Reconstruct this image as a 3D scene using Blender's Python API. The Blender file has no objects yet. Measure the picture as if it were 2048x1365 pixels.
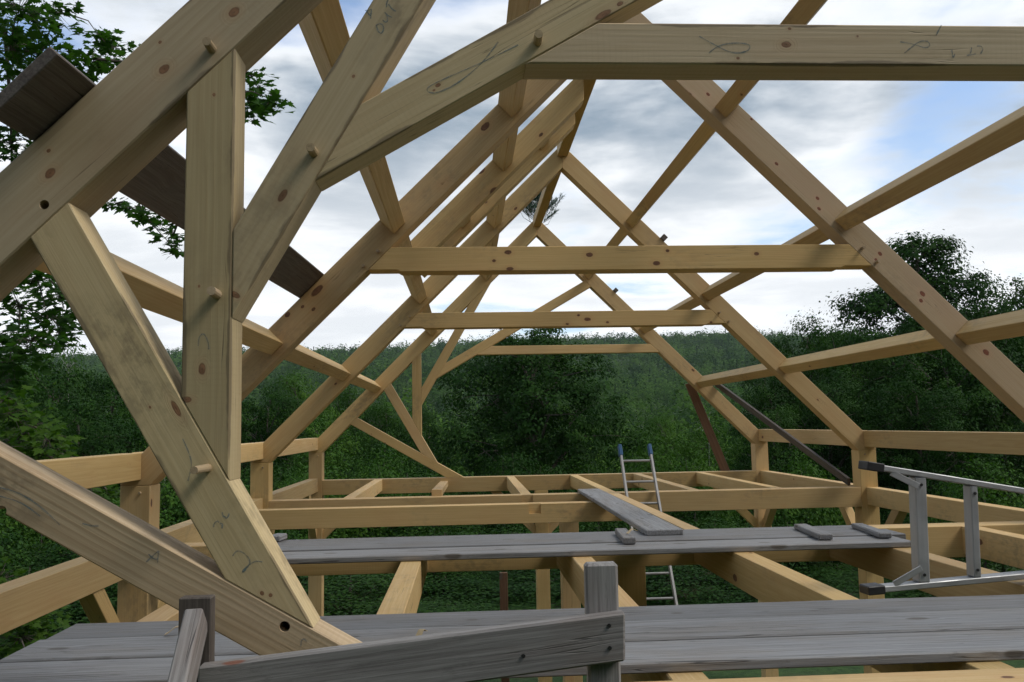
import bpy, bmesh, math, random
import numpy as np
from mathutils import Matrix, Vector

SC = bpy.context.scene
COL = SC.collection
R = math.radians

# ------------------------------------------------------------------ camera
CAM = Vector((-1.0081, -2.3346, 0.6805))
YAW, PITCH, ROLL, FPX = 0.0565, 0.0975, -0.0189, 1704.1
F_ = Vector((math.sin(YAW)*math.cos(PITCH), math.cos(YAW)*math.cos(PITCH), math.sin(PITCH)))
_r = Vector((math.cos(YAW), -math.sin(YAW), 0)); _u = _r.cross(F_)
RT = math.cos(ROLL)*_r + math.sin(ROLL)*_u
UP = -math.sin(ROLL)*_r + math.cos(ROLL)*_u
cd = bpy.data.cameras.new('camera'); cam = bpy.data.objects.new('camera', cd); COL.objects.link(cam)
cam.matrix_world = Matrix(((RT.x, UP.x, -F_.x, CAM.x), (RT.y, UP.y, -F_.y, CAM.y), (RT.z, UP.z, -F_.z, CAM.z), (0, 0, 0, 1)))
cd.sensor_width = 36; cd.lens = 36*FPX/2048; cd.clip_start = .05; cd.clip_end = 3000
SC.camera = cam

# ------------------------------------------------------------------ node helper
class NT:
    def __init__(s, nt): s.nt = nt
    def n(s, t, ins=None, **kw):
        nd = s.nt.nodes.new(t)
        for k, v in kw.items(): setattr(nd, k, v)
        for k, v in (ins or {}).items():
            sk = nd.inputs[k]
            if isinstance(v, bpy.types.NodeSocket): s.nt.links.new(v, sk)
            else:
                try: sk.default_value = v
                except Exception: sk.default_value = tuple(v)[:len(sk.default_value)]
        return nd
    def m(s, op, a, b=0., c=0.):
        return s.n('ShaderNodeMath', {0: a, 1: b, 2: c}, operation=op).outputs[0]
    def v(s, op, a, b=(0, 0, 0)):
        return s.n('ShaderNodeVectorMath', {0: a, 1: b}, operation=op).outputs[0]
    def mix(s, f, a, b, bt='MIX'):
        nd = s.nt.nodes.new('ShaderNodeMix'); nd.data_type = 'RGBA'; nd.blend_type = bt
        for i, val in ((0, f), (6, a), (7, b)):
            if isinstance(val, bpy.types.NodeSocket): s.nt.links.new(val, nd.inputs[i])
            else: nd.inputs[i].default_value = val if i == 0 else (tuple(val)+(1,))[:4]
        return nd.outputs[2]
    def ramp(s, f, stops, interp='LINEAR'):
        nd = s.nt.nodes.new('ShaderNodeValToRGB'); cr = nd.color_ramp; cr.interpolation = interp
        while len(cr.elements) < len(stops): cr.elements.new(.5)
        for e, (p, c) in zip(cr.elements, stops):
            e.position = p; e.color = (c, c, c, 1) if isinstance(c, (int, float)) else (tuple(c)+(1,))[:4]
        s.nt.links.new(f, nd.inputs[0]); return nd.outputs[0]
    def mr(s, v, a, b, c=0., d=1., it='SMOOTHSTEP'):
        return s.n('ShaderNodeMapRange', {0: v, 1: a, 2: b, 3: c, 4: d}, interpolation_type=it).outputs[0]
    def noise(s, vec, sc, det=4., rough=.55, dist=0., dim='3D'):
        return s.n('ShaderNodeTexNoise', {'Vector': vec, 'Scale': sc, 'Detail': det, 'Roughness': rough, 'Distortion': dist}, noise_dimensions=dim)

# ------------------------------------------------------------------ sky, sun, exposure
SUN_EL, SUN_AZ = R(50), R(108)          # azimuth clockwise from +Y: high on the right, a little behind the camera
W = bpy.data.worlds.new('World'); SC.world = W; W.use_nodes = True; W.cycles.sampling_method = 'MANUAL'; W.cycles.sample_map_resolution = 256
W.node_tree.nodes.clear(); g = NT(W.node_tree)
sky = g.n('ShaderNodeTexSky', sky_type='NISHITA', sun_disc=False, sun_elevation=SUN_EL, sun_rotation=SUN_AZ, air_density=1.0, dust_density=1.2, ozone_density=1.2)
d = g.n('ShaderNodeTexCoord').outputs['Generated']
sp = g.n('ShaderNodeSeparateXYZ', {0: d})
zz = g.m('ADD', g.m('MAXIMUM', sp.outputs[2], 0.), .10)
pl = g.n('ShaderNodeCombineXYZ', {0: g.m('DIVIDE', sp.outputs[0], zz), 1: g.m('DIVIDE', sp.outputs[1], zz), 2: 0.}).outputs[0]
pl = g.v('ADD', pl, (13.1, 4.7, 0.))
n1 = g.noise(pl, .55, 7., .53, .2).outputs[0]                # cover
n3 = g.noise(g.v('MULTIPLY', pl, (1., 1.25, 1.)), 1.35, 7., .54, .25).outputs[0]
def gap(px, py, rad, amt):                                      # thin places in the cloud sheet
    dv = ray0(px, py).normalized(); q = g.n('ShaderNodeVectorMath', {0: d, 1: tuple(dv)}, operation='DISTANCE').outputs['Value']
    return g.mr(q, rad, rad*.25, 0., amt)
def ray0(px, py): return F_ + RT*((px-1024)/FPX) - UP*((py-682.5)/FPX)
hole = g.m('ADD', g.m('ADD', gap(1950, 300, .15, .12), gap(1560, 450, .10, .035)), g.m('ADD', gap(1690, 640, .12, .05), gap(1130, 440, .07, .06)))
cv = g.m('SUBTRACT', g.m('ADD', g.m('MULTIPLY', n1, .72), g.m('MULTIPLY', n3, .28)), hole)
cover = g.mr(cv, .365, .455)
hi = g.mr(sp.outputs[2], .14, .44)                              # overhead we look at the clouds' flat grey bases, low down at lit sides
th = g.mr(g.m('ADD', g.m('MULTIPLY', n1, .5), g.m('MULTIPLY', n3, .5)), .40, .58)
shade = g.m('MULTIPLY', th, g.m('ADD', .28, g.m('MULTIPLY', hi, .92)))
ccol = g.mix(shade, (10.8, 11., 11.2), (2.1, 2.95, 3.9))
skyc = g.mix(1., sky.outputs[0], (1.5, 1.6, 1.8), 'MULTIPLY')
haze_h = g.mr(sp.outputs[2], .0, .40, .70, .15)
skyc = g.mix(haze_h, skyc, (7.0, 9.0, 10.4))
col = g.mix(cover, skyc, ccol)
bg = g.n('ShaderNodeBackground', {0: col, 1: .1})
g.n('ShaderNodeOutputWorld', {0: bg.outputs[0]})

sl = bpy.data.lights.new('sun', 'SUN'); sl.energy = 2.0; sl.angle = R(20); sl.color = (1., .95, .86)
so = bpy.data.objects.new('sun', sl); COL.objects.link(so)
sd = Vector((math.sin(SUN_AZ)*math.cos(SUN_EL), math.cos(SUN_AZ)*math.cos(SUN_EL), math.sin(SUN_EL)))
so.rotation_euler = sd.to_track_quat('Z', 'Y').to_euler(); so.location = (6, -10, 14)

vs = SC.view_settings; vs.view_transform = 'Standard'; vs.look = 'None'; vs.exposure = .1; vs.gamma = 1.; vs.use_curve_mapping = False
SC.render.engine = 'CYCLES'
cy = SC.cycles
cy.use_denoising = True; cy.use_adaptive_sampling = True; cy.adaptive_threshold = .02
try: cy.denoiser = 'OPENIMAGEDENOISE'
except Exception: pass
cy.max_bounces = 4; cy.diffuse_bounces = 3; cy.glossy_bounces = 2; cy.transmission_bounces = 2; cy.transparent_max_bounces = 8
cy.caustics_reflective = False; cy.caustics_refractive = False

# ------------------------------------------------------------------ measuring helpers
def ray(px, py): return F_ + RT*((px-1024)/FPX) - UP*((py-682.5)/FPX)
def at(px, py, Y):                       # a point of the place at depth Y
    dd = ray(px, py); return CAM + dd*((Y-CAM.y)/dd.y)
rnd = random.Random(7)

# ------------------------------------------------------------------ object helpers
WM = {}
def tag(o, label=None, cat=None, group=None, kind=None):
    if label: o['label'] = label
    if cat: o['category'] = cat
    if group: o['group'] = group
    if kind: o['kind'] = kind
    return o
def place(o, M, parent=None):
    COL.objects.link(o)
    if parent is not None:
        o.parent = parent; o.matrix_basis = WM[parent.name].inverted() @ M
    else: o.matrix_basis = M
    WM[o.name] = M.copy(); return o
def empty(name, loc, label, cat, group=None, rz=0.):
    o = bpy.data.objects.new(name, None); o.empty_display_size = .2
    place(o, Matrix.Translation(Vector(loc)) @ Matrix.Rotation(rz, 4, 'Z')); return tag(o, label, cat, group)
def frame_of(ex, ey):
    ex = Vector(ex).normalized(); ey = Vector(ey); ey = (ey - ex*ey.dot(ex)).normalized(); ez = ex.cross(ey)
    return ex, ey, ez
def solid(name, verts, faces, ex, ey, mat, parent=None, bev=.003, smooth=False):
    ex, ey, ez = frame_of(ex, ey)
    c = sum((Vector(v) for v in verts), Vector())/len(verts)
    M = Matrix(((ex.x, ey.x, ez.x, c.x), (ex.y, ey.y, ez.y, c.y), (ex.z, ey.z, ez.z, c.z), (0, 0, 0, 1)))
    Mi = M.inverted(); bm = bmesh.new()
    vs_ = [bm.verts.new(Mi @ Vector(v)) for v in verts]
    for f in faces: bm.faces.new([vs_[i] for i in f])
    bmesh.ops.recalc_face_normals(bm, faces=bm.faces)
    if bev: bmesh.ops.bevel(bm, geom=list(bm.edges), offset=bev*rnd.uniform(.7, 1.4), segments=1, affect='EDGES', clamp_overlap=True)
    me = bpy.data.meshes.new(name); bm.to_mesh(me); bm.free(); me.materials.append(mat)
    if smooth: me.polygons.foreach_set('use_smooth', [True]*len(me.polygons))
    return place(bpy.data.objects.new(name, me), M, parent)
BOXF = [(0, 1, 2, 3), (4, 5, 6, 7), (0, 1, 5, 4), (1, 2, 6, 5), (2, 3, 7, 6), (3, 0, 4, 7)]
def beam(name, A, B, w, h, side, mat, parent=None, bev=.003):
    """w across 'side', h across the third axis"""
    A, B = Vector(A), Vector(B); ex, ey, ez = frame_of(B-A, side)
    q = [(-1, -1), (1, -1), (1, 1), (-1, 1)]
    vs_ = [P + ey*(a*w/2) + ez*(b*h/2) for P in (A, B) for a, b in q]
    return solid(name, vs_, BOXF, ex, ey, mat, parent, bev)
def box(name, x0, x1, y0, y1, z0, z1, mat, parent=None, bev=.003, axis='x'):
    cx, cy_, cz = (x0+x1)/2, (y0+y1)/2, (z0+z1)/2
    if axis == 'x': return beam(name, (x0, cy_, cz), (x1, cy_, cz), y1-y0, z1-z0, (0, 1, 0), mat, parent, bev)
    if axis == 'y': return beam(name, (cx, y0, cz), (cx, y1, cz), x1-x0, z1-z0, (1, 0, 0), mat, parent, bev)
    return beam(name, (cx, cy_, z0), (cx, cy_, z1), x1-x0, y1-y0, (1, 0, 0), mat, parent, bev)
def prism(name, poly, y0, y1, ax, mat, parent=None, bev=.003):
    n = len(poly); vs_ = [(x, y0, z) for x, z in poly] + [(x, y1, z) for x, z in poly]
    fs = [tuple(range(n)), tuple(range(n, 2*n))] + [(i, (i+1) % n, n+(i+1) % n, n+i) for i in range(n)]
    return solid(name, vs_, fs, (ax[0], 0, ax[1]), (0, 1, 0), mat, parent, bev)
def rod(name, A, B, r0, r1, mat, parent=None, sides=12):
    A, B = Vector(A), Vector(B); ex, ey, ez = frame_of(B-A, (0.13, .21, .97) if abs((B-A).normalized().z) < .9 else (1, 0, 0))
    k = [(math.cos(2*math.pi*i/sides), math.sin(2*math.pi*i/sides)) for i in range(sides)]
    vs_ = [A + ey*(a*r0) + ez*(b*r0) for a, b in k] + [B + ey*(a*r1) + ez*(b*r1) for a, b in k]
    fs = [tuple(range(sides)), tuple(range(sides, 2*sides))] + [(i, (i+1) % sides, sides+(i+1) % sides, sides+i) for i in range(sides)]
    return solid(name, vs_, fs, ex, ey, mat, parent, 0.)
def cut_hole(o, P, r, depth):
    """drill a real round hole along Y into a finished timber"""
    c = rod('drill', Vector(P)-Vector((0, .05, 0)), Vector(P)+Vector((0, depth, 0)), r, r, o.data.materials[0], None, 20)
    bpy.context.view_layer.update()
    md = o.modifiers.new('b', 'BOOLEAN'); md.operation = 'DIFFERENCE'; md.object = c; md.solver = 'EXACT'
    bpy.context.view_layer.update()
    me = bpy.data.meshes.new_from_object(o.evaluated_get(bpy.context.evaluated_depsgraph_get()))
    o.modifiers.remove(md); o.data = me; bpy.data.objects.remove(c)

# ------------------------------------------------------------------ materials
def new_mat(name):
    m = bpy.data.materials.new(name); m.use_nodes = True; m.node_tree.nodes.clear(); return m, NT(m.node_tree)
def finish(g, col, rough, bump=None, bstr=.3, bdist=.004, metal=0., spec=.3):
    b = g.n('ShaderNodeBsdfPrincipled', {'Base Color': col, 'Roughness': rough, 'Metallic': metal, 'Specular IOR Level': spec})
    if bump is not None:
        bp = g.n('ShaderNodeBump', {'Strength': bstr, 'Distance': bdist, 'Height': bump}); g.nt.links.new(bp.outputs[0], b.inputs['Normal'])
    g.n('ShaderNodeOutputMaterial', {0: b.outputs[0]}); return b

def wood(name, light, dark, knotc, ring_amt=.8, knots=(), arris=None, stain=.35, stainc=(.16, .13, .09), ringf=46., knot_keep=.45, ks=(3.6, 6.6, 6.6), patch=(.62, .36, .15), patch_amt=.25, saw=.0):
    m, g = new_mat(name)
    tc = g.n('ShaderNodeTexCoord').outputs['Object']
    rn = g.n('ShaderNodeObjectInfo').outputs['Random']
    off = g.n('ShaderNodeCombineXYZ', {0: g.m('MULTIPLY', rn, 91.7), 1: g.m('MULTIPLY', g.m('FRACT', g.m('MULTIPLY', rn, 7.31)), 33.), 2: g.m('MULTIPLY', g.m('FRACT', g.m('MULTIPLY', rn, 3.17)), 57.)}).outputs[0]
    P = g.v('ADD', tc, off)
    # knots: where a branch of the tree came out
    vo = g.n('ShaderNodeTexVoronoi', {'Vector': g.v('MULTIPLY', P, ks), 'Scale': 1., 'Randomness': 1.}, feature='F1', voronoi_dimensions='3D')
    cs = g.n('ShaderNodeSeparateColor', {0: vo.outputs['Color']})
    keep = g.m('GREATER_THAN', cs.outputs[0], knot_keep)
    kr = g.m('ADD', .045, g.m('MULTIPLY', g.m('MULTIPLY', cs.outputs[1], cs.outputs[1]), .10))
    kd = g.m('DIVIDE', g.m('ADD', vo.outputs['Distance'], g.m('MULTIPLY', g.m('SUBTRACT', g.noise(P, 60., 2.).outputs[0], .5), .03)), kr)
    kmask = g.m('MULTIPLY', g.mr(kd, .75, 1.05, 1., 0.), keep)
    kcore = g.m('MULTIPLY', g.m('MULTIPLY', g.mr(kd, .62, .82, 0., 1.), g.mr(g.noise(P, 25., 2.).outputs[0], .3, .6, .35, 1.)), kmask)
    khalo = g.m('MULTIPLY', g.mr(kd, .9, 2.6, 1., 0.), keep)
    for (kx, ky, kz, ka, kb) in knots:                         # big knots of this very timber
        q = g.v('MULTIPLY', g.v('SUBTRACT', tc, (kx, ky, kz)), (1/ka, 1/kb, 1/kb))
        dd = g.n('ShaderNodeVectorMath', {0: q}, operation='LENGTH').outputs['Value']
        dd = g.m('ADD', dd, g.m('MULTIPLY', g.m('SUBTRACT', g.noise(P, 70., 2.).outputs[0], .5), .35))
        mk = g.mr(dd, .72, 1.06, 1., 0.)
        kmask = g.m('MAXIMUM', kmask, mk); kcore = g.m('MAXIMUM', kcore, g.m('MULTIPLY', g.m('ADD', g.mr(dd, .60, .8, 0., .55), g.mr(dd, .22, .08, 0., .5)), mk))
        khalo = g.m('MAXIMUM', khalo, g.mr(dd, .9, 2.8, 1., 0.))
    # growth rings round an off-centre pith, bent by knots
    s = g.n('ShaderNodeSeparateXYZ', {0: tc})
    w1 = g.noise(g.v('MULTIPLY', P, (.55, 3., 3.)), 1.3, 3.).outputs[0]
    py = g.m('ADD', s.outputs[1], g.m('MULTIPLY', g.m('SUBTRACT', g.m('FRACT', g.m('MULTIPLY', rn, 13.7)), .5), .16))
    pz = g.m('ADD', s.outputs[2], g.m('MULTIPLY', g.m('SUBTRACT', g.m('FRACT', g.m('MULTIPLY', rn, 5.91)), .5), .16))
    rr = g.m('SQRT', g.m('ADD', g.m('MULTIPLY', py, py), g.m('MULTIPLY', pz, pz)))
    rr = g.m('ADD', g.m('ADD', rr, g.m('MULTIPLY', w1, .075)), g.m('MULTIPLY', khalo, .035))
    ring = g.m('FRACT', g.m('MULTIPLY', rr, ringf*2))
    ring = g.m('MULTIPLY', g.mr(ring, .1, .85, 0., 1.), g.mr(ring, .86, .99, 1., 0.))
    fib = g.noise(g.v('MULTIPLY', P, (2.2, 130., 130.)), 1., 5., .6).outputs[0]
    blot = g.noise(g.v('MULTIPLY', P, (1.1, 3.2, 3.2)), 1.6, 5., .6).outputs[0]
    c = g.mix(g.m('MULTIPLY', g.mr(fib, .25, .75), .55), light, dark)
    c = g.mix(g.m('MULTIPLY', g.m('MULTIPLY', ring, g.mr(g.noise(P, 1.1, 2.).outputs[0], .35, .65, .05, .5)), ring_amt), c, dark)
    c = g.mix(g.m('MULTIPLY', g.mr(blot, .45, .75), patch_amt), c, patch)
    tint = g.m('ADD', .80, g.m('MULTIPLY', g.m('FRACT', g.m('MULTIPLY', rn, 23.3)), .32))
    c = g.mix(1., c, g.n('ShaderNodeCombineColor', {0: tint, 1: tint, 2: g.m('MULTIPLY', tint, g.m('ADD', .92, g.m('MULTIPLY', rn, .16)))}).outputs[0], 'MULTIPLY')
    # handling dirt and boot scuffs
    st = g.noise(g.v('ADD', g.v('MULTIPLY', P, (1., 1.6, 1.6)), (5., 9., 2.)), 1.25, 3., .5).outputs[0]
    st2 = g.noise(g.v('MULTIPLY', P, (16., 26., 26.)), 1., 4., .65).outputs[0]
    stm = g.m('MULTIPLY', g.m('MULTIPLY', g.mr(st, .52, .68), g.mr(st2, .42, .64)), stain)
    c = g.mix(stm, c, stainc)
    bs = g.noise(g.v('ADD', g.v('MULTIPLY', P, (2., 6., 6.)), (31., 2., 7.)), 1., 5., .55).outputs[0]   # grey sap stain
    c = g.mix(g.m('MULTIPLY', g.mr(bs, .55, .75), .14), c, tuple(x*.62 for x in (light[0]*.8, light[1]*.92, light[2]*1.1)))
    c = g.mix(g.m('MULTIPLY', khalo, .38), c, patch)
    c = g.mix(kmask, c, g.mix(g.mr(g.noise(P, 45., 3.).outputs[0], .35, .65), knotc, tuple(x*.7 for x in knotc)))
    c = g.mix(g.m('MULTIPLY', kcore, .75), c, tuple(x*.35 for x in knotc))
    if arris:                                                  # bark and wane left on some edges
        y0_, z0_, z1_ = arris; wn = g.noise(g.v('MULTIPLY', P, (3., 9., 9.)), 1., 4., .6).outputs[0]
        lim = g.m('MULTIPLY', g.mr(wn, .44, .70), .013)
        dz_ = g.m('MINIMUM', g.m('SUBTRACT', s.outputs[2], z0_), g.m('SUBTRACT', z1_, s.outputs[2])); dy_ = g.m('SUBTRACT', s.outputs[1], y0_)
        c = g.mix(g.m('MULTIPLY', g.mr(g.m('SUBTRACT', g.m('MAXIMUM', dz_, dy_), lim), -.003, .003, 1., 0.), .6), c, (.10, .072, .046))
    # saw marks across the grain
    sw = g.m('SINE', g.m('ADD', g.m('MULTIPLY', s.outputs[0], 420.), g.m('MULTIPLY', g.noise(P, 3., 2.).outputs[0], 16.)))
    swm = g.m('MULTIPLY', g.mr(sw, .2, 1.), g.mr(g.noise(g.v('ADD', P, (7., 3., 1.)), 2.1, 2.).outputs[0], .5, .66))
    c = g.mix(g.m('MULTIPLY', swm, .07), c, tuple(x*.6 for x in dark))
    # season checks: thin dark cracks along the grain
    ck = g.noise(g.v('ADD', g.v('MULTIPLY', P, (.9, 42., 42.)), (3., 1., 8.)), 1., 2., .5).outputs[0]
    cm = g.m('MULTIPLY', g.mr(g.m('ABSOLUTE', g.m('SUBTRACT', ck, .5)), .0, .010, 1., 0.), g.mr(g.noise(P, 1.7, 2.).outputs[0], .56, .66))
    c = g.mix(g.m('MULTIPLY', cm, .55), c, tuple(x*.3 for x in dark))
    hgt = g.m('ADD', g.m('MULTIPLY', fib, .6), g.m('MULTIPLY', ring, .12))
    hgt = g.m('SUBTRACT', hgt, g.m('ADD', g.m('MULTIPLY', kcore, .6), g.m('MULTIPLY', cm, 1.2)))
    finish(g, c, g.mr(fib, .3, .7, .55, .75), hgt, .35, .0025, 0., .28)
    return m

KW_PINE = dict(light=(.62, .435, .208), dark=(.48, .305, .118), knotc=(.20, .095, .05), stain=.35, patch=(.52, .29, .125), patch_amt=.36)
KW_SKY_PALE = dict(light=(.58, .46, .28), dark=(.45, .335, .185), knotc=(.30, .155, .08), stain=.42, stainc=(.12, .09, .06), ringf=38., patch=(.46, .30, .165), patch_amt=.38)  # near-truss pine, paler and greyer: cool sky light put into the base colour
KW_PINK = dict(light=(.60, .45, .28), dark=(.52, .36, .195), knotc=(.26, .09, .05), stain=.2, patch=(.57, .35, .23), patch_amt=.3)
PINE = wood('pine', knot_keep=.5, **KW_PINE)
PINE_SKY_PALE = wood('pine_skylight_pale', knot_keep=.62, ks=(2.6, 4.6, 4.6), **KW_SKY_PALE)
PINE_STREAK = wood('pine_dark_streaked', (.54, .415, .255), (.33, .225, .12), (.26, .12, .06), ring_amt=1.25, stain=.5, stainc=(.075, .058, .04), knot_keep=.6, ringf=30., patch=(.36, .23, .11), patch_amt=.35)
PINE_PINK = wood('pine_pinkish', knot_keep=.9, **KW_PINK)
PEGW = wood('peg_oak', (.48, .37, .24), (.38, .27, .16), (.25, .15, .08), stain=.5)

def weathered(name, light, dark, warm, warm_amt=.2, knotc=(.10, .085, .07)):
    m, g = new_mat(name)
    tc = g.n('ShaderNodeTexCoord').outputs['Object']; rn = g.n('ShaderNodeObjectInfo').outputs['Random']
    off = g.n('ShaderNodeCombineXYZ', {0: g.m('MULTIPLY', rn, 71.), 1: g.m('MULTIPLY', rn, 133.), 2: g.m('MULTIPLY', rn, 29.)}).outputs[0]
    P = g.v('ADD', tc, off)
    s3 = g.n('ShaderNodeSeparateXYZ', {0: P}); v2 = g.n('ShaderNodeCombineXYZ', {0: g.m('MULTIPLY', s3.outputs[0], 2.3), 1: g.m('MULTIPLY', g.m('ADD', s3.outputs[1], s3.outputs[2]), 5.5), 2: 0.}).outputs[0]
    vo = g.n('ShaderNodeTexVoronoi', {'Vector': v2, 'Scale': 1.}, feature='F1', voronoi_dimensions='2D')
    cs = g.n('ShaderNodeSeparateColor', {0: vo.outputs['Color']})
    kd = g.m('DIVIDE', vo.outputs['Distance'], g.m('ADD', .035, g.m('MULTIPLY', cs.outputs[1], .085)))
    keep = g.m('GREATER_THAN', cs.outputs[0], .4)
    km = g.m('MULTIPLY', g.mr(kd, .6, 1.1, 1., 0.), keep); kh = g.m('MULTIPLY', g.mr(kd, .9, 3., 1., 0.), keep)
    wv = g.v('ADD', g.v('MULTIPLY', P, (2.4, 105., 105.)), g.n('ShaderNodeCombineXYZ', {0: 0., 1: g.m('MULTIPLY', kh, 1.6), 2: 0.}).outputs[0])
    f1 = g.noise(wv, 1., 6., .65).outputs[0]
    f2 = g.noise(g.v('MULTIPLY', P, (7., 260., 260.)), 1., 3., .6).outputs[0]
    bl = g.noise(g.v('MULTIPLY', P, (1.2, 4., 4.)), 1.5, 5., .6).outputs[0]
    c = g.mix(g.mr(f1, .28, .72), dark, light)
    c = g.mix(g.m('MULTIPLY', g.mr(f2, .52, .7), .35), c, tuple(x*.5 for x in dark))
    c = g.mix(g.m('MULTIPLY', g.mr(bl, .42, .72), warm_amt), c, warm)
    t = g.m('ADD', .74, g.m('MULTIPLY', g.m('FRACT', g.m('MULTIPLY', rn, 17.9)), .48))
    c = g.mix(1., c, g.n('ShaderNodeCombineColor', {0: t, 1: t, 2: t}).outputs[0], 'MULTIPLY')
    c = g.mix(g.m('MULTIPLY', km, .8), c, knotc)
    sc = g.noise(g.v('MULTIPLY', P, (9., 26., 26.)), 1., 5., .7).outputs[0]
    c = g.mix(g.m('MULTIPLY', g.mr(sc, .58, .72), .42), c, tuple(x*.45 for x in dark))
    ck = g.noise(g.v('ADD', g.v('MULTIPLY', P, (.8, 33., 33.)), (3., 1., 8.)), 1., 2., .5).outputs[0]
    cm = g.m('MULTIPLY', g.mr(g.m('ABSOLUTE', g.m('SUBTRACT', ck, .5)), .0, .012, 1., 0.), g.mr(bl, .48, .58))
    c = g.mix(g.m('MULTIPLY', cm, .8), c, tuple(x*.25 for x in dark))
    finish(g, c, .58, g.m('SUBTRACT', g.m('ADD', g.m('MULTIPLY', f1, .8), g.m('MULTIPLY', f2, .3)), cm), .5, .003, 0., .3)
    return m
GREY = weathered('weathered_plank', (.30, .30, .31), (.165, .16, .16), (.22, .185, .15), .45)
GREY_BROWN = weathered('weathered_brown_board', (.17, .145, .125), (.085, .068, .058), (.12, .075, .05), .45)
GREY_RAIL = weathered('weathered_rail', (.33, .315, .305), (.19, .175, .17), (.20, .13, .10), .45, (.22, .075, .04))
BROWN = weathered('brown_board', (.19, .11, .065), (.12, .062, .036), (.17, .09, .05), .4)

def plain(name, colr, rough, metal=0., nz=.12, spec=.5):
    m, g = new_mat(name); tc = g.n('ShaderNodeTexCoord').outputs['Object']
    a = g.noise(tc, 14., 5., .6).outputs[0]; b = g.noise(g.v('MULTIPLY', tc, (6., 90., 90.)), 1., 4.).outputs[0]
    f = g.m('ADD', 1.-nz, g.m('MULTIPLY', g.m('ADD', a, b), nz))
    c = g.mix(1., colr, g.n('ShaderNodeCombineColor', {0: f, 1: f, 2: f}).outputs[0], 'MULTIPLY')
    finish(g, c, g.mr(a, .3, .7, rough*.8, min(1., rough*1.25)), b, .12, .001, metal, spec); return m
ALU = plain('aluminium', (.40, .405, .415), .52, .5, .35)
ALU_OLD = plain('dull_aluminium', (.36, .35, .345), .5, .5, .5)
BLACKP = plain('black_plastic', (.018, .018, .02), .5)
BLUEP = plain('blue_plastic', (.018, .085, .20), .5, 0., .35)
def crayonmat():
    m, g = new_mat('blue_crayon'); tc = g.n('ShaderNodeTexCoord').outputs['Object']
    n = g.noise(tc, 160., 3., .6).outputs[0]; n2_ = g.noise(tc, 14., 2.).outputs[0]
    f = g.m('MULTIPLY', g.mr(n, .25, .5, .25, 1.), g.mr(n2_, .30, .62, .25, .62))
    df = g.n('ShaderNodeBsdfDiffuse', {0: (.05, .17, .23, 1)}); tp = g.n('ShaderNodeBsdfTransparent')
    ms = g.n('ShaderNodeMixShader', {0: f, 1: tp.outputs[0], 2: df.outputs[0]}); g.n('ShaderNodeOutputMaterial', {0: ms.outputs[0]}); return m
CRAYON = crayonmat()
DARKH = plain('dark_metal', (.05, .05, .05), .5, .6)  # dark metal of the nails and rivets

def leafmat(name, a, b, c2, trans=.35, hue=.25):
    m, g = new_mat(name)
    gi = g.n('ShaderNodeNewGeometry'); ri = gi.outputs['Random Per Island']; ro = g.n('ShaderNodeObjectInfo').outputs['Random']
    c = g.mix(ri, a, b)
    c = g.mix(g.m('MULTIPLY', g.mr(ro, .2, 1.), hue*2), c, c2)
    
    tn = g.n('ShaderNodeAttribute', attribute_name='tint').outputs['Fac']
    c = g.mix(g.m('MULTIPLY', tn, .6), c, (b[0]*1.9, b[1]*1.6, b[2]*1.2))
    df = g.n('ShaderNodeBsdfPrincipled', {'Base Color': c, 'Roughness': .6, 'Specular IOR Level': .06})
    tr = g.n('ShaderNodeBsdfTranslucent', {0: g.mix(1., c, (1.1, 1.35, .5), 'MULTIPLY')})
    ms = g.n('ShaderNodeMixShader', {0: trans, 1: df.outputs[0], 2: tr.outputs[0]})
    g.n('ShaderNodeOutputMaterial', {0: ms.outputs[0]}); return m
LEAF_DARK = leafmat('leaf_dark_green', (.010, .034, .0065), (.020, .056, .011), (.014, .043, .008), .22)
LEAF_MID = leafmat('leaf_mid_green', (0.014, 0.044, 0.009), (0.028, 0.072, 0.014), (0.02, 0.054, 0.011), .25)
LEAF_LIGHT = leafmat('leaf_light_green', (0.028, 0.076, 0.013), (0.05, 0.116, 0.02), (0.038, 0.092, 0.016), .25)
LEAF_MAPLE = leafmat('leaf_maple', (0.022, 0.062, 0.012), (0.042, 0.098, 0.018), (0.035, 0.08, 0.015), .45)
LEAF_YOUNG = leafmat('leaf_young_maple', (0.036, 0.088, 0.013), (0.068, 0.13, 0.02), (0.05, 0.1, 0.016), .4)
NEEDLE = leafmat('pine_needle', (.030, .070, .045), (.055, .105, .070), (.04, .09, .06), .15)

def barkmat(name, a, b):
    m, g = new_mat(name); tc = g.n('ShaderNodeTexCoord').outputs['Object']
    n = g.noise(g.v('MULTIPLY', tc, (9., 9., 1.6)), 1.5, 6., .65).outputs[0]
    finish(g, g.mix(g.mr(n, .35, .65), a, b), .85, n, .7, .02); return m
BARK = barkmat('bark_grey_brown', (.055, .045, .036), (.14, .12, .10))
BIRCH = barkmat('bark_white_birch', (.12, .11, .10), (.55, .53, .49))

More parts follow.
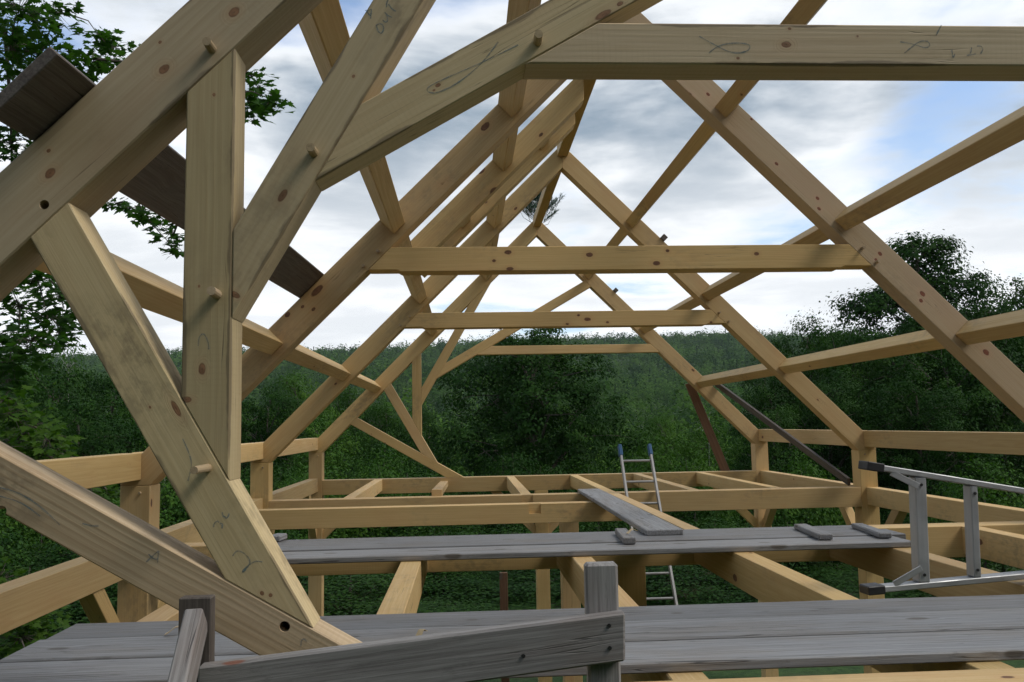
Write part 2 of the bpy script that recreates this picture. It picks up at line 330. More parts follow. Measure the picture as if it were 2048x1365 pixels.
def far_leaf():
    m, g = new_mat('far_forest_leaf')
    ri = g.n('ShaderNodeNewGeometry').outputs['Random Per Island']
    t = g.n('ShaderNodeAttribute', attribute_name='tint').outputs['Fac']
    c = g.mix(t, (.017, .052, .013), (.088, .170, .033)); c = g.mix(g.m('MULTIPLY', ri, .3), c, (.012, .034, .010))
    df = g.n('ShaderNodeBsdfDiffuse', {0: c}); tr = g.n('ShaderNodeBsdfTranslucent', {0: c})
    ms = g.n('ShaderNodeMixShader', {0: .25, 1: df.outputs[0], 2: tr.outputs[0]})
    g.n('ShaderNodeOutputMaterial', {0: ms.outputs[0]}); return m
FAR_LEAF = far_leaf()
def groundmat():
    m, g = new_mat('meadow_ground'); tc = g.n('ShaderNodeTexCoord').outputs['Object']
    a = g.noise(tc, .35, 6., .6).outputs[0]; b = g.noise(tc, 9., 6., .7).outputs[0]
    c = g.mix(g.mr(b, .3, .7), (.018, .046, .010), (.040, .085, .018)); c = g.mix(g.mr(a, .52, .7), c, (.07, .055, .035))
    s_ = g.n('ShaderNodeSeparateXYZ', {0: tc}); dx = g.m('ABSOLUTE', s_.outputs[0]); dy = g.m('ABSOLUTE', g.m('SUBTRACT', s_.outputs[1], 3.))
    bounce_soil = g.mr(g.m('ADD', g.m('MAXIMUM', g.m('MULTIPLY', dx, 1.3), dy), g.m('MULTIPLY', g.m('SUBTRACT', b, .5), 2.)), 3.2, 4.6, 1., 0.)  # brown ground patch added under the frame to warm the bounce light
    c = g.mix(bounce_soil, c, g.mix(b, (.05, .038, .024), (.10, .075, .048)))
    finish(g, c, .9, b, .8, .05); return m
GROUND = groundmat()

# ------------------------------------------------------------------ terrain
GZ = -2.75
def sstep(t): t = np.clip(t, 0, 1); return t*t*(3-2*t)
def terr(x, y):
    x = np.asarray(x, float); y = np.asarray(y, float)
    z = GZ - 2.6*sstep((y-15)/30) - 5.5*sstep((y-45)/60)
    ridge = 78 + 3.5*np.sin(x*.009+1.) + 2.0*np.sin(x*.027+.4) + 9*np.exp(-((x-230)/130)**2)
    z = z + ridge*sstep((y-130)/800)**.9 + 2.2*np.sin(x*.03+y*.021)*sstep((y-150)/120)
    z = z + .25*np.sin(x*.31+y*.17)*sstep((y-12)/10)
    z = z - 2.0*sstep((-x-9)/16)*sstep((40-np.abs(y-10))/20)
    return z
xs = np.concatenate([np.linspace(-800, -60, 75), np.linspace(-55, 55, 56), np.linspace(60, 800, 75)])
ys = np.concatenate([np.linspace(-80, -10, 8), np.linspace(-6, 60, 34), np.linspace(65, 1050, 110)])
X, Yg = np.meshgrid(xs, ys); Zg = terr(X, Yg)
nx, ny = len(xs), len(ys)
tm = bpy.data.meshes.new('ground')
tm.from_pydata(np.stack([X.ravel(), Yg.ravel(), Zg.ravel()], 1).tolist(), [], [(j*nx+i, j*nx+i+1, (j+1)*nx+i+1, (j+1)*nx+i) for j in range(ny-1) for i in range(nx-1)])
tm.materials.append(GROUND); tm.polygons.foreach_set('use_smooth', [True]*len(tm.polygons))
tag(place(bpy.data.objects.new('ground', tm), Matrix()), 'grassy ground sloping down to woods and rising to a wooded ridge', kind='structure')

# ================================================================== the timber frame
Y0, Y1, Y2, Y3 = -0.2068, 2.8832, 5.959, 9.0
BY = [Y0, Y1, Y2, Y3]
HW, PT = 3.05, .173                      # half width of the frame, post size
XI = HW-PT
MS, ZB, RD, RW = .9983, 3.2323, .1726, .144      # roof slope, inner apex, rafter depth and thickness
DZ = RD*math.sqrt(1+MS*MS)
TIE = .19
ZSEAT = ZB-MS*XI
frame = empty('timber_frame', (0, 4.4, GZ), 'unfinished pine timber frame of a house with spiral gable trusses and no roof', 'timber frame')
OFFSET = [0]
def rafter(i, s, mat, w=RW):
    y = BY[i]
    poly = [(0, ZB), (s*XI, ZSEAT), (s*HW, ZSEAT), (s*HW, ZB+DZ-MS*HW), (0, ZB+DZ)]
    return prism('rafter', poly, y, y+w, (s, -MS), mat, frame, .004)
raft = {}
for i in range(4):
    for s in (-1, 1):
        mt = PINE_SKY_PALE if i == 0 else (PINE_PINK if (i, s) == (1, 1) else PINE)
        raft[i, s] = rafter(i, s, mt)
tag(raft[0, -1], 'broad pale rafter with round knots and a wooden peg'); tag(raft[1, 1], 'smooth pinkish rafter with red knots')
# posts, ties, plates, girts
post = {}; tie = {}
def tie_beam(i, mat, d=PT):
    return box('tie_beam', -XI, XI, BY[i], BY[i]+d, -TIE, 0, mat, frame)
for i in range(4):
    tie[i] = tie_beam(i, PINE)
    for s in (-1, 1):
        post[i, s] = box('post', min(s*XI, s*HW), max(s*XI, s*HW), BY[i], BY[i]+PT, GZ, ZSEAT, PINE, frame, axis='z')
    if i:
        post[i, 0] = box('center_post', -.10, .07, BY[i], BY[i]+PT, GZ, -TIE, PINE, frame, axis='z')
PL0, PL1 = .395, .553
for i in range(3):
    a, b = BY[i]+PT, BY[i+1]
    for s in (-1, 1):
        x0, x1 = sorted((s*2.93, s*3.045))
        # above the post heads the plate runs on between the rafter feet
        box('wall_plate', x0, x1, BY[i]+RW, b, PL0, PL1, PINE, frame, axis='y')
        zt = .028 if s < 0 else 0.
        box('girt', x0, x1, a, b, zt-.172, zt, PINE, frame, axis='y')
# collar beams of the two middle bents
def xr(z): return (ZB-z)/MS
coll = {}
for i, zt, h in ((1, 1.783, .151), (2, 1.781, .151)):
    zb_ = zt-h
    coll[i] = prism('collar_beam', [(-xr(zb_+.012), zb_+.012), (-xr(zb_)+.19, zb_+.012), (-xr(zb_)+.21, zb_), (xr(zb_)-.21, zb_), (xr(zb_)-.19, zb_+.012), (xr(zb_+.012), zb_+.012), (xr(zt), zt), (-xr(zt), zt)], BY[i], BY[i]+.15, (1, 0), PINE, frame)
# spiral truss: five struts, each springing from the one before, then the collar
def isect(l1, l2):
    (x1, z1, a1), (x2, z2, a2) = l1, l2
    c1, s1, c2, s2 = math.cos(R(a1)), math.sin(R(a1)), math.cos(R(a2)), math.sin(R(a2))
    t = ((x2-x1)*s2-(z2-z1)*c2)/(c1*s2-s1*c2); return (x1+t*c1, z1+t*s1)
LR = (0, ZB, math.degrees(math.atan2(MS, 1))); RR = (0, ZB, math.degrees(math.atan2(-MS, 1))); TT = (0, 0, 0)
p1u, p1l = (-1.031, 0, 150), (-1.261, 0, 150)
p2u, p2l = (-1.381, .206, 120), (-1.5945, .331, 120)
p3r, p3l = (-1.582, 1., 90), (-1.7015, 1., 90)
p4r, p4l = (-1.580, .957, 60), (-1.560, 1.216, 60)
p5u, p5l = (-1.253, 1.511, 30), (-1.3815, 1.302, 30)
ct, cb = (0, 1.7265, 0), (0, 1.6136, 0)
TD = .108
spiral = {}
for i, mt in ((0, PINE_SKY_PALE), (3, PINE)):
    y = BY[i]
    Q = lambda a, b, e0, e1: [isect(a, e0), isect(a, e1), isect(b, e1), isect(b, e0)]
    defs = [('strut', Q(p1u, p1l, TT, LR), (-.866, .5)), ('strut', Q(p2u, p2l, p1u, LR), (-.5, .866)), ('strut', Q(p3r, p3l, p2u, LR), (0, 1)),
            ('strut', Q(p4r, p4l, p3r, LR), (.5, .866)), ('strut', Q(p5u, p5l, p4r, RR), (.866, .5)), ('collar_beam', Q(ct, cb, p5l, RR), (1, 0))]
    for k, (nm, poly, ax) in enumerate(defs):
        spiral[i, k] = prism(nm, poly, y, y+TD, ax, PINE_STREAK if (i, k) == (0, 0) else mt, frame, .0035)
tag(spiral[0, 0], 'lowest pale strut with a blue letter A and dark streaks'); tag(spiral[0, 1], 'pale strut with a blue figure 2')
tag(spiral[0, 3], 'pale strut with OUT written in blue'); tag(spiral[0, 5], 'pale collar beam with blue crayon loops')
# purlins let in between the rafters
def purl(s, al, y0, y1, w=.10, o0=.048, o1=RD-.002, name='purlin', mat=None):
    k = 1/math.sqrt(2)
    P = lambda a, o: (s*(a+o)*k, ZB+(o-a)*k)
    q = [P(al-w/2, o0), P(al+w/2, o0), P(al+w/2, o1), P(al-w/2, o1)]
    vs_ = [(x, y, z) for y in (y0, y1) for x, z in q]
    return solid(name, vs_, BOXF, (0, 1, 0), (s*k, 0, -k), mat or PINE, frame, .003)
AL = dict(A=2.978, B=1.928, C=.876)
for i in range(3):
    for s in (-1, 1):
        for k in 'ABC':
            if s < 0 and k == 'C' and i == 1: continue
            purl(s, AL[k], BY[i]+RW, BY[i+1])
TRA, TRB = 4.03, 4.56                     # two short rafters framing a chimney opening
for a, b in ((Y1+RW, TRA), (TRB+.14, Y2)): purl(-1, AL['C'], a, b)
for y in (TRA, TRB):
    k = 1/math.sqrt(2); e = AL['B']-.05
    q = [(0-.052, ZB-.052*MS), (-e*k, ZB-e*k), (-(e+RD)*k, ZB+(RD-e)*k), (-.052, ZB+DZ-.052*MS)]
    prism('trimmer_rafter', q, y, y+.14, (-1, -1), PINE, frame, .003)
for al in (1.33, .40): purl(-1, al, TRA+.14, TRB, name='header')
for i in range(3): box('ridge_beam', -.05, .055, BY[i]+RW, BY[i+1], 3.35, 3.462, PINE, frame, axis='y')
# floor joists
JX = (-2.15, -1.292, -.42, .42, 1.262, 2.11)
JW, JH = .102, .15
for i in range(3):
    for x in JX:
        a, b = BY[i]+PT, BY[i+1]
        if i == 1 and x != .42: continue
        if i == 2 and x == -1.292:           # one joist not yet driven down: its end still rides on the tie beam
            beam('joist', (x, b, -JH/2), (x, 6.09, .052-.022), JW, JH*.45, (1, 0, 0), PINE, frame); continue
        box('joist', x-JW/2, x+JW/2, a, b, -(JH if i else .17), -.001, PINE, frame, axis='y')
HY = 5.06
hd = box('header', -2.93, .37, HY, HY+.14, -.165, -.002, PINE, frame); tag(hd, 'stair header with an empty joist pocket')
def cut_box(o, x0, x1, y0, y1, z0, z1):
    c = box('chisel', x0, x1, y0, y1, z0, z1, PINE, None, 0.); bpy.context.view_layer.update()
    md = o.modifiers.new('b', 'BOOLEAN'); md.operation = 'DIFFERENCE'; md.object = c; md.solver = 'EXACT'
    bpy.context.view_layer.update()
    me = bpy.data.meshes.new_from_object(o.evaluated_get(bpy.context.evaluated_depsgraph_get()))
    o.modifiers.remove(md); o.data = me; bpy.data.objects.remove(c)
cut_box(hd, -.47, -.368, HY-.02, HY+.028, -.085, .02); cut_box(tie[2], -.475, -.365, Y2-.02, Y2+.03, -.10, .02)
# knee braces
def knee(P, dx, dy, leg=.60, w=.10, t=.09):
    P = Vector(P); h = Vector((dx, dy, 0)); q = w*.7071
    A = [P + h*(leg-.0), P + h*(leg-2*q), P - Vector((0, 0, leg-2*q)), P - Vector((0, 0, leg))]
    sd_ = Vector((0, 0, 1)).cross(h)
    vs_ = [a + sd_*(o*t/2) for o in (-1, 1) for a in A]
    return solid('knee_brace', vs_, BOXF, h+Vector((0, 0, 1)), sd_, PINE, frame, .003)
for i in range(1, 4):
    yc = BY[i]+PT/2
    for s in (-1, 1):
        if i == 3: knee((s*XI, yc, -TIE), -s, 0)
        xg = s*2.985; zg = -.172+(.028 if s < 0 else 0)
        knee((xg, BY[i], zg), 0, -1)
        if i < 3: knee((xg, BY[i]+PT, zg), 0, 1)
    if i == 3: knee((-.10, yc, -TIE), -1, 0); knee((.07, yc, -TIE), 1, 0)
# pegs
def peg(par, x, z, y, L, r=.0125): return rod('peg', (x, y+.02, z), (x+rnd.uniform(-.003, .003), y-L, z+rnd.uniform(-.003, .003)), r, r*.88, PEGW, par)
peg(raft[0, -1], -1.640, 1.647, Y0, .045); peg(spiral[0, 4], -.806, 1.673, Y0, .05)
peg(spiral[0, 3], -1.382, 1.376, Y0, .045); peg(spiral[0, 2], -1.618, 1.014, Y0, .05); peg(spiral[0, 1], -1.634, .589, Y0, .11, .0105)
for par, P, r in ((raft[0, -1], (-2.042, Y0, 1.244), .012), (spiral[0, 0], (-1.447, Y0, .208), .013), (spiral[0, 0], (-2.116, Y0, .498), .012)):
    cut_hole(par, P, r, .07)
for i, zc in ((1, 1.71), (2, 1.705)):
    for s in (-1, 1):
        for dz_ in (-.045, .045):
            z = zc+dz_; peg(raft[i, s], s*(xr(z)+.05), z, BY[i], .035, .011)
for i in (1, 2, 3):
    for s in (-1, 1):
        peg(post[i, s], s*(XI+.055), .44-.02-.10, BY[i], .012, .009)
        rod('peg', (s*(XI+.02), BY[i]+.05, -.05), (s*(XI-.045), BY[i]+.05, -.05), .011, .010, PEGW, post[i, s])
# wooden cleats nailed on the rafter backs
for i, x in ((2, .985), (3, 1.035)):
    z = ZB+DZ-MS*x; nrm = Vector((1, 0, 1)).normalized()
    beam('cleat', Vector((x, BY[i]+.01, z)), Vector((x, BY[i]+.01, z))+nrm*.055, .055, .05, (1, 0, -1), GREY_BROWN, raft[i, 1], .003)
# the timbers that show large knots of their own
def own_knots(o, Y, L, kw, keep):
    Mi = WM[o.name].inverted(); ks_ = []
    for (px, py, ra, rb) in L:
        q = Mi @ at(px, py, Y); k = (Y-CAM.y)/FPX; ks_.append((q.x, q.y, q.z, ra*k*.82, rb*k*.82))
    zz_ = [v.co.z for v in o.data.vertices]
    m = wood(o.name.split('.')[0]+'_with_knots', knots=ks_, arris=(min(v.co.y for v in o.data.vertices), min(zz_), max(zz_)) if kw is KW_SKY_PALE else None, knot_keep=keep, ks=(2.6, 4.6, 4.6), **kw); o.data.materials.clear(); o.data.materials.append(m)
own_knots(raft[0, -1], Y0, [(468, 25, 17, 12), (328, 139, 16, 11), (100, 347, 16, 11), (320, 85, 5, 4), (97, 302, 6, 5)], KW_SKY_PALE, .9)
own_knots(spiral[0, 2], Y0, [(404, 739, 15, 9), (428, 190, 5, 4), (398, 573, 4, 3), (470, 290, 9, 3), (372, 800, 8, 14)], KW_SKY_PALE, .9)
own_knots(spiral[0, 3], Y0, [(707, 153, 5, 4), (565, 392, 20, 9), (470, 590, 8, 14)], KW_SKY_PALE, .9)
own_knots(spiral[0, 4], Y0, [(876, 171, 8, 5), (868, 181, 4, 3), (1206, 30, 26, 9), (1240, 8, 10, 6)], KW_SKY_PALE, .9)
own_knots(spiral[0, 5], Y0, [(1579, 58, 5, 4), (1572, 90, 14, 9), (1476, 117, 5, 4), (1715, 73, 3, 3)], KW_SKY_PALE, .95)
own_knots(spiral[0, 1], Y0, [(524, 1187, 6, 5), (541, 1191, 5, 5), (352, 818, 24, 7), (300, 815, 4, 3)], KW_SKY_PALE, .9)
own_knots(raft[1, 1], Y1, [(1416, 189, 6, 4), (1503, 239, 4, 3), (1553, 328, 6, 4), (1635, 397, 6, 4), (1638, 418, 6, 4), (1760, 508, 7, 5), (1752, 520, 5, 4), (1845, 588, 9, 6), (1842, 602, 6, 5), (1972, 705, 10, 7)], KW_PINK, .95)
own_knots(coll[1], Y1, [(1016, 505, 10, 6), (1179, 510, 10, 6), (988, 522, 5, 4), (1020, 538, 10, 5), (1313, 527, 10, 6), (1335, 502, 5, 4), (1513, 508, 7, 5)], KW_PINE, .9)
own_knots(coll[2], Y2, [(1175, 639, 9, 5), (1157, 631, 4, 3), (1215, 645, 4, 3), (1422, 645, 4, 3)], KW_PINE, .9)
own_knots(raft[1, -1], Y1, [(634, 582, 20, 8), (605, 614, 5, 4), (627, 619, 6, 4), (575, 630, 8, 6)], KW_PINE, .7)
# crayon marks, drawn as thin waxy strokes on the timber faces
def stroke(par, pts, w=.0034, y=Y0):
    P = [at(px, py, y) for px, py in pts]
    # smooth
    Q = []
    for i in range(len(P)-1):
        p0, p1, p2, p3 = P[max(i-1, 0)], P[i], P[i+1], P[min(i+2, len(P)-1)]
        for k in range(5):
            t = k/5; Q.append(.5*((2*p1)+(p2-p0)*t+(2*p0-5*p1+4*p2-p3)*t*t+(3*p1-p0-3*p2+p3)*t**3))
    Q.append(P[-1]); vs_, fs = [], []
    for i, q in enumerate(Q):
        t = (Q[min(i+1, len(Q)-1)]-Q[max(i-1, 0)]); t.y = 0
        if t.length < 1e-6: t = Vector((1, 0, 0))
        t.normalize(); nrm = Vector((-t.z, 0, t.x)); ww = w*rnd.uniform(.3, .6)
        vs_ += [q+nrm*ww+Vector((0, -.0012, 0)), q-nrm*ww+Vector((0, -.0012, 0))]
        if i: fs.append((2*i-2, 2*i-1, 2*i+1, 2*i))
    Mi = Matrix.Translation(Q[0]); me = bpy.data.meshes.new('crayon_mark')
    me.from_pydata([tuple(v-Q[0]) for v in vs_], [], fs); me.materials.append(CRAYON)
    return place(bpy.data.objects.new('crayon_mark', me), Mi, par)
c2 = lambda L: [(600+a/2.844, b/2.844) for a, b in L]
c3 = lambda L: [(1300+a/2.73, b/2.73) for a, b in L]
c7 = lambda L: [(a/2.844, 885+b/2.844) for a, b in L]
c4 = lambda L: [(a/2.844, 450+b/2.844) for a, b in L]
stroke(spiral[0, 4], c2([(1240, 258), (1050, 350), (850, 438), (745, 488), (724, 518), (770, 530), (870, 490), (980, 410), (1060, 330), (1128, 240)]))
c8 = lambda L: [(720+a/11.2, b/11.2) for a, b in L]
c9 = lambda L: [(400+a/5.6, 1000+b/5.6) for a, b in L]
c10 = lambda L: [(1840+a/8.406, 40+b/8.406) for a, b in L]
for L in ([(400, 560), (445, 540), (505, 570), (530, 640), (515, 710), (470, 755), (420, 720), (385, 640), (370, 575), (400, 560)],
          [(510, 455), (545, 492), (585, 505), (615, 480), (620, 420), (598, 345)], [(555, 285), (620, 350), (715, 400)],
          [(640, 100), (700, 190), (800, 265)], [(632, 0), (602, 80), (592, 172)],
          [(112, 246), (190, 240), (265, 215)], [(140, 240), (200, 330), (245, 372), (232, 430)], [(263, 222), (250, 300), (245, 368)]): stroke(spiral[0, 3], c8(L))
for L in ([(365, 630), (410, 578), (470, 585), (545, 650), (558, 710), (520, 770), (485, 808), (480, 795), (540, 738), (620, 690), (700, 696)],
          [(152, 305), (165, 260), (195, 240), (216, 256)], [(222, 264), (252, 270), (247, 322)], [(250, 140), (262, 182), (294, 196)], [(328, 150), (316, 188), (286, 214)]): stroke(spiral[0, 1], c9(L))
stroke(spiral[0, 1], c7([(1040, -20), (1075, 60), (1090, 130), (1070, 220)]))
for L in ([(832, 682), (868, 648), (902, 620), (900, 650), (898, 686)], [(846, 636), (872, 660), (900, 664)],
          [(0, 258), (90, 282), (180, 330), (260, 392), (342, 470)], [(0, 306), (120, 344), (230, 420)], [(470, 462), (520, 474), (562, 476)],
          [(1712, 1160), (1716, 1130), (1730, 1118), (1746, 1136)]): stroke(spiral[0, 0], c7(L))
stroke(spiral[0, 2], c4([(1128, 690), (1135, 640), (1160, 622), (1185, 670), (1188, 710)]), .003)
for L in ([(268, 200), (340, 240), (420, 280), (480, 292), (535, 276), (542, 250), (500, 238), (430, 240), (370, 256), (320, 292)],
          [(1365, 230), (1430, 242), (1500, 262), (1526, 250), (1512, 228), (1470, 230), (1430, 258), (1388, 292)]): stroke(spiral[0, 5], c3(L))
for L in ([(355, 95), (310, 180), (265, 270)], [(530, 500), (540, 570), (553, 640), (582, 575)], [(862, 468), (856, 530), (842, 568)], [(780, 602), (860, 590), (936, 574)], [(950, 445), (1020, 448), (1050, 500), (1014, 576)]): stroke(spiral[0, 5], c10(L))

# ================================================================== loose boards, ladders, guard rail
rows = [(.030, .259), (.268, .508), (.517, .735)]
pl_lab = ['weathered grey scaffold plank nearest the guard rail', 'weathered grey scaffold plank, middle one of the three behind the guard rail', 'weathered grey scaffold plank, farthest of the three behind the guard rail']
def plank(x0, x1, y0, y1, z0, z1, label, group=None, mat=None, skew=0.):
    vs_ = [(x0, y0, z0), (x0+skew, y1, z0), (x0+skew, y1, z1), (x0, y0, z1), (x1, y0, z0), (x1+skew, y1, z0), (x1+skew, y1, z1), (x1, y0, z1)]
    o = solid('scaffold_plank', vs_, BOXF, (1, 0, 0), (0, 1, 0), mat or GREY, None, .004); return tag(o, label, 'plank', group)
for k, (a, b) in enumerate(rows): plank(-2.37+.012*k, 2.6+.05*k, a, b, .001, (.029, .034, .031)[k], pl_lab[k], 'planks on the near joists')
for k, (a, b, x1) in enumerate(((2.085, 2.325, 1.33), (2.337, 2.565, 1.42), (2.572, 2.80, 1.385))):
    plank(-2.13, x1, a, b, .001, (.032, .037, .034)[k], ['weathered grey plank in the deck carrying the wood offcuts, its front one', 'weathered grey plank in the deck carrying the wood offcuts, its middle one', 'weathered grey plank in the deck carrying the wood offcuts, its rear one'][k], 'planks on the middle joists')
o = beam('scaffold_plank', (.197, 6.12, .018), (.115, 2.53, .053), .215, .033, (1, 0, 0), GREY, None, .004)
tag(o, 'weathered plank lying lengthwise over the joists beside the ladder with blue tips', 'plank')
o = beam('roof_board', (-2.018, -.385, 1.4875), (-1.944, 3.06, 1.5605), .208, .03, (1, 0, 1), GREY_BROWN, None, .003)
tag(o, 'dark brown board laid across the rafters over the spiral truss', 'board')
o = beam('brace_board', (2.06, 9.19, 1.20), (2.575, 9.19, -.16), .03, .115, (0, 1, 0), BROWN, None)
tag(o, 'reddish brown board bracing the far gable rafter to its tie beam', 'board')
o = beam('brace_board', (2.36, 9.22, 1.255), (2.87, 6.20, .035), .03, .085, (1, 0, .2), GREY_BROWN, None)
tag(o, 'long grey stick bracing the far gable rafter down to the side girt', 'board')
o = box('stake', -.755, -.692, 4.48, 4.52, GZ, -.475, BROWN, None, .003, 'z'); tag(o, 'brown wooden stake standing under the floor joists', 'stake')
def offcut(P, L, w, h, rz, label, zb=.036):
    c, s = math.cos(rz), math.sin(rz); P = Vector((P[0], P[1], zb+h/2)); dv = Vector((c, s, 0))*L/2
    o = beam('offcut', P-dv, P+dv, w, h, (-s, c, 0), GREY_BROWN if False else GREY, None, .005); return tag(o, label, 'wood block')
offcut((-.13, 2.44), .42, .068, .034, R(86), 'short split grey block beside the lengthwise plank')
offcut((.93, 2.43), .48, .075, .030, R(84), 'short grey block, left of the pair at the end of the deck')
offcut((1.26, 2.42), .46, .068, .028, R(83), 'short grey block at the very end of the deck')
offcut((-2.10, 2.76), .12, .07, .035, R(80), 'small grey block at the deck end behind the struts')

for k, (x, y, z, rz, l) in enumerate(((-.105, 2.36, .073, .5, 'pale curled shaving on the split grey block'), (-1.15, .36, .034, 1.2, 'yellowish wood chip on the near planks beside the guard rail'), (-1.93, .50, .036, .2, 'pale splinter on the planks left of the guard rail post'))):
    P = Vector((x, y, z)); vs_, fs = [], []; dv = Vector((math.cos(rz), math.sin(rz), 0)); sv = Vector((-dv.y, dv.x, 0))
    for i in range(8):
        t = i/7; q = P+dv*(t-.5)*.07+Vector((0, 0, .004+.016*math.sin(t*3.1)**2+.01*t)); w_ = .011*(1-.5*t)
        vs_ += [q-sv*w_, q+sv*w_, q-sv*w_+Vector((0, 0, .002)), q+sv*w_+Vector((0, 0, .002))]
        if i: b_ = 4*i; fs += [(b_-4, b_-3, b_+1, b_), (b_-2, b_-1, b_+3, b_+2), (b_-4, b_, b_+2, b_-2), (b_-3, b_+1, b_+3, b_-1)]
    o = solid('wood_chip', vs_, fs, dv, sv, PINE_SKY_PALE, None, 0.); tag(o, l, 'wood chip')
# leaning extension ladder with blue tips
lad = empty('extension_ladder', (.66, 4.2, GZ), 'worn aluminium ladder with blue tips leaning on a tie beam', 'ladder')
LT, LB = Vector((0, 6.20, .445)), Vector((0, 4.12, GZ))
ldir = (LT-LB).normalized(); lu = Vector((1, 0, 0))
for x in (.535, .835):
    beam('rail', LB+lu*x, LT+lu*x, .022, .05, (1, 0, 0), ALU_OLD, lad, .004)
    t = beam('rubber_tip', LT+lu*x-ldir*.12, LT+lu*x+ldir*.005, .036, .06, (1, 0, 0), BLUEP, lad, .006)
L_ = (LT-LB).length
k = .175
while k < L_-.1:
    P = LT-ldir*k
    rod('rung', P+lu*.548, P+lu*.822, .0115, .0115, ALU_OLD, lad, 10); k += .235

# stepladder section lying on its edge across the joists
sld = empty('stepladder', (1.3, 1.0, 0.), 'aluminium stepladder with black feet lying on its side across the joists', 'ladder')
SYF, SYD = .98, .062
def srail(A, B, name='rail'): return beam(name, A, B, SYD, .023, (0, 1, 0), ALU, sld, .004)
tA, tB = Vector((.60, SYF+SYD/2, .488)), Vector((2.35, SYF+SYD/2+.16, .178))
bA, bB = Vector((.575, SYF+SYD/2, .010)), Vector((2.35, SYF+SYD/2+.16, .078))
srail(tA, tB); srail(bA, bB)
for A, B in ((tA, tB), (bA, bB)):
    dv = (B-A).normalized(); beam('foot', A-dv*.03, A+dv*.042, SYD+.010, .034, (0, 1, 0), BLACKP, sld, .004)
for xs_ in (.80, 1.03, 1.30, 1.55, 1.80, 2.05):
    ta = (xs_-tA.x)/(tB.x-tA.x); tb = (xs_-.01-bA.x)/(bB.x-bA.x)
    A = tA.lerp(tB, ta)-Vector((0, 0, .012)); B = bA.lerp(bB, tb)+Vector((0, 0, .012))
    st = beam('step', A, B, SYD*.92, .030 if xs_ > .9 else .046, (0, 1, 0), ALU, sld, .003)
    for P in (A-Vector((0, 0, .03)), B+Vector((0, 0, .03))):
        rod('rivet', P+Vector((0, -SYD*.46-.004, 0)), P+Vector((0, -SYD*.46+.004, 0)), .006, .006, DARKH, st, 8)
for (P, Q_) in (((.675, .462), (.785, .405)), ((.66, .030), (.775, .088))):
    beam('step_brace', (P[0], SYF+.012, P[1]), (Q_[0], SYF+.012, Q_[1]), .006, .024, (0, 1, 0), ALU, sld, .001)

# guard rail of the scaffold
gr = empty('guard_rail', (-1.1, -.33, GZ), 'weathered grey guard rail of nailed boards in front of the planks', 'guard rail')
gp = box('rail_post', -.735, -.659, -.335, -.299, GZ, .356, GREY_RAIL, gr, .005, 'z')
box('rail_post', -1.656, -1.584, -.335, -.299, GZ, .306, GREY_BROWN, gr, .004, 'z')
rl = prism('rail_board', [(-1.60, .05), (-.655, .145), (-.652, .252), (-1.60, .165)], -.373, -.3365, (1, .1), GREY_RAIL, gr, .004)
beam('brace_board', (-1.612, -.345, .265), (-1.575, -.95, -.29), .040, .07, (1, 0, 0), GREY_RAIL, gr, .004)
for x, z in ((-.690, .225), (-.690, .176), (-.885, .165)): rod('nail', (x, -.37, z), (x, -.3765, z), .0045, .0045, DARKH, rl, 8)

# evergreen bough nailed to the far peak
bush = empty('evergreen_bough', (.02, 9.17, 3.40), 'small evergreen sapling nailed to the far gable peak', 'evergreen bough')
def tube(vs_, fs, pts, rad, n=5):
    b0 = len(vs_); pts = [Vector(p) for p in pts]
    for i, p in enumerate(pts):
        t = (pts[min(i+1, len(pts)-1)]-pts[max(i-1, 0)]).normalized()
        a = t.orthogonal().normalized(); b = t.cross(a); r = rad[i]
        for k in range(n):
            an = 2*math.pi*k/n; vs_.append(p+a*(math.cos(an)*r)+b*(math.sin(an)*r))
    for i in range(len(pts)-1):
        for k in range(n):
            fs.append((b0+i*n+k, b0+i*n+(k+1) % n, b0+(i+1)*n+(k+1) % n, b0+(i+1)*n+k))
def mesh_obj(name, vs_, fs, mat, M, parent=None, smooth=False):
    me = bpy.data.meshes.new(name); me.from_pydata([tuple(v) for v in vs_], [], fs); me.materials.append(mat)
    if smooth: me.polygons.foreach_set('use_smooth', [True]*len(me.polygons))
    return place(bpy.data.objects.new(name, me), M, parent)
wv, wf, nv, nf = [], [], [], []
B0 = Vector((.02, 9.17, 3.33))
stem = [B0, B0+Vector((.005, 0, .25)), B0+Vector((.02, 0, .52))]
tube(wv, wf, stem, [.011, .008, .003])
def needles(P, dv, n, L):
    for _ in range(n):
        t = rnd.uniform(.15, 1.); q = P+dv*t
        v = Vector((rnd.gauss(0, 1), rnd.gauss(0, 1), rnd.gauss(0, 1))).normalized()*.8+dv.normalized()*.9
        v.normalize(); s_ = v.orthogonal().normalized()*.0032; l = L*rnd.uniform(.6, 1.1); i0 = len(nv)
        nv.extend([q-s_, q+s_, q+v*l]); nf.append((i0, i0+1, i0+2))
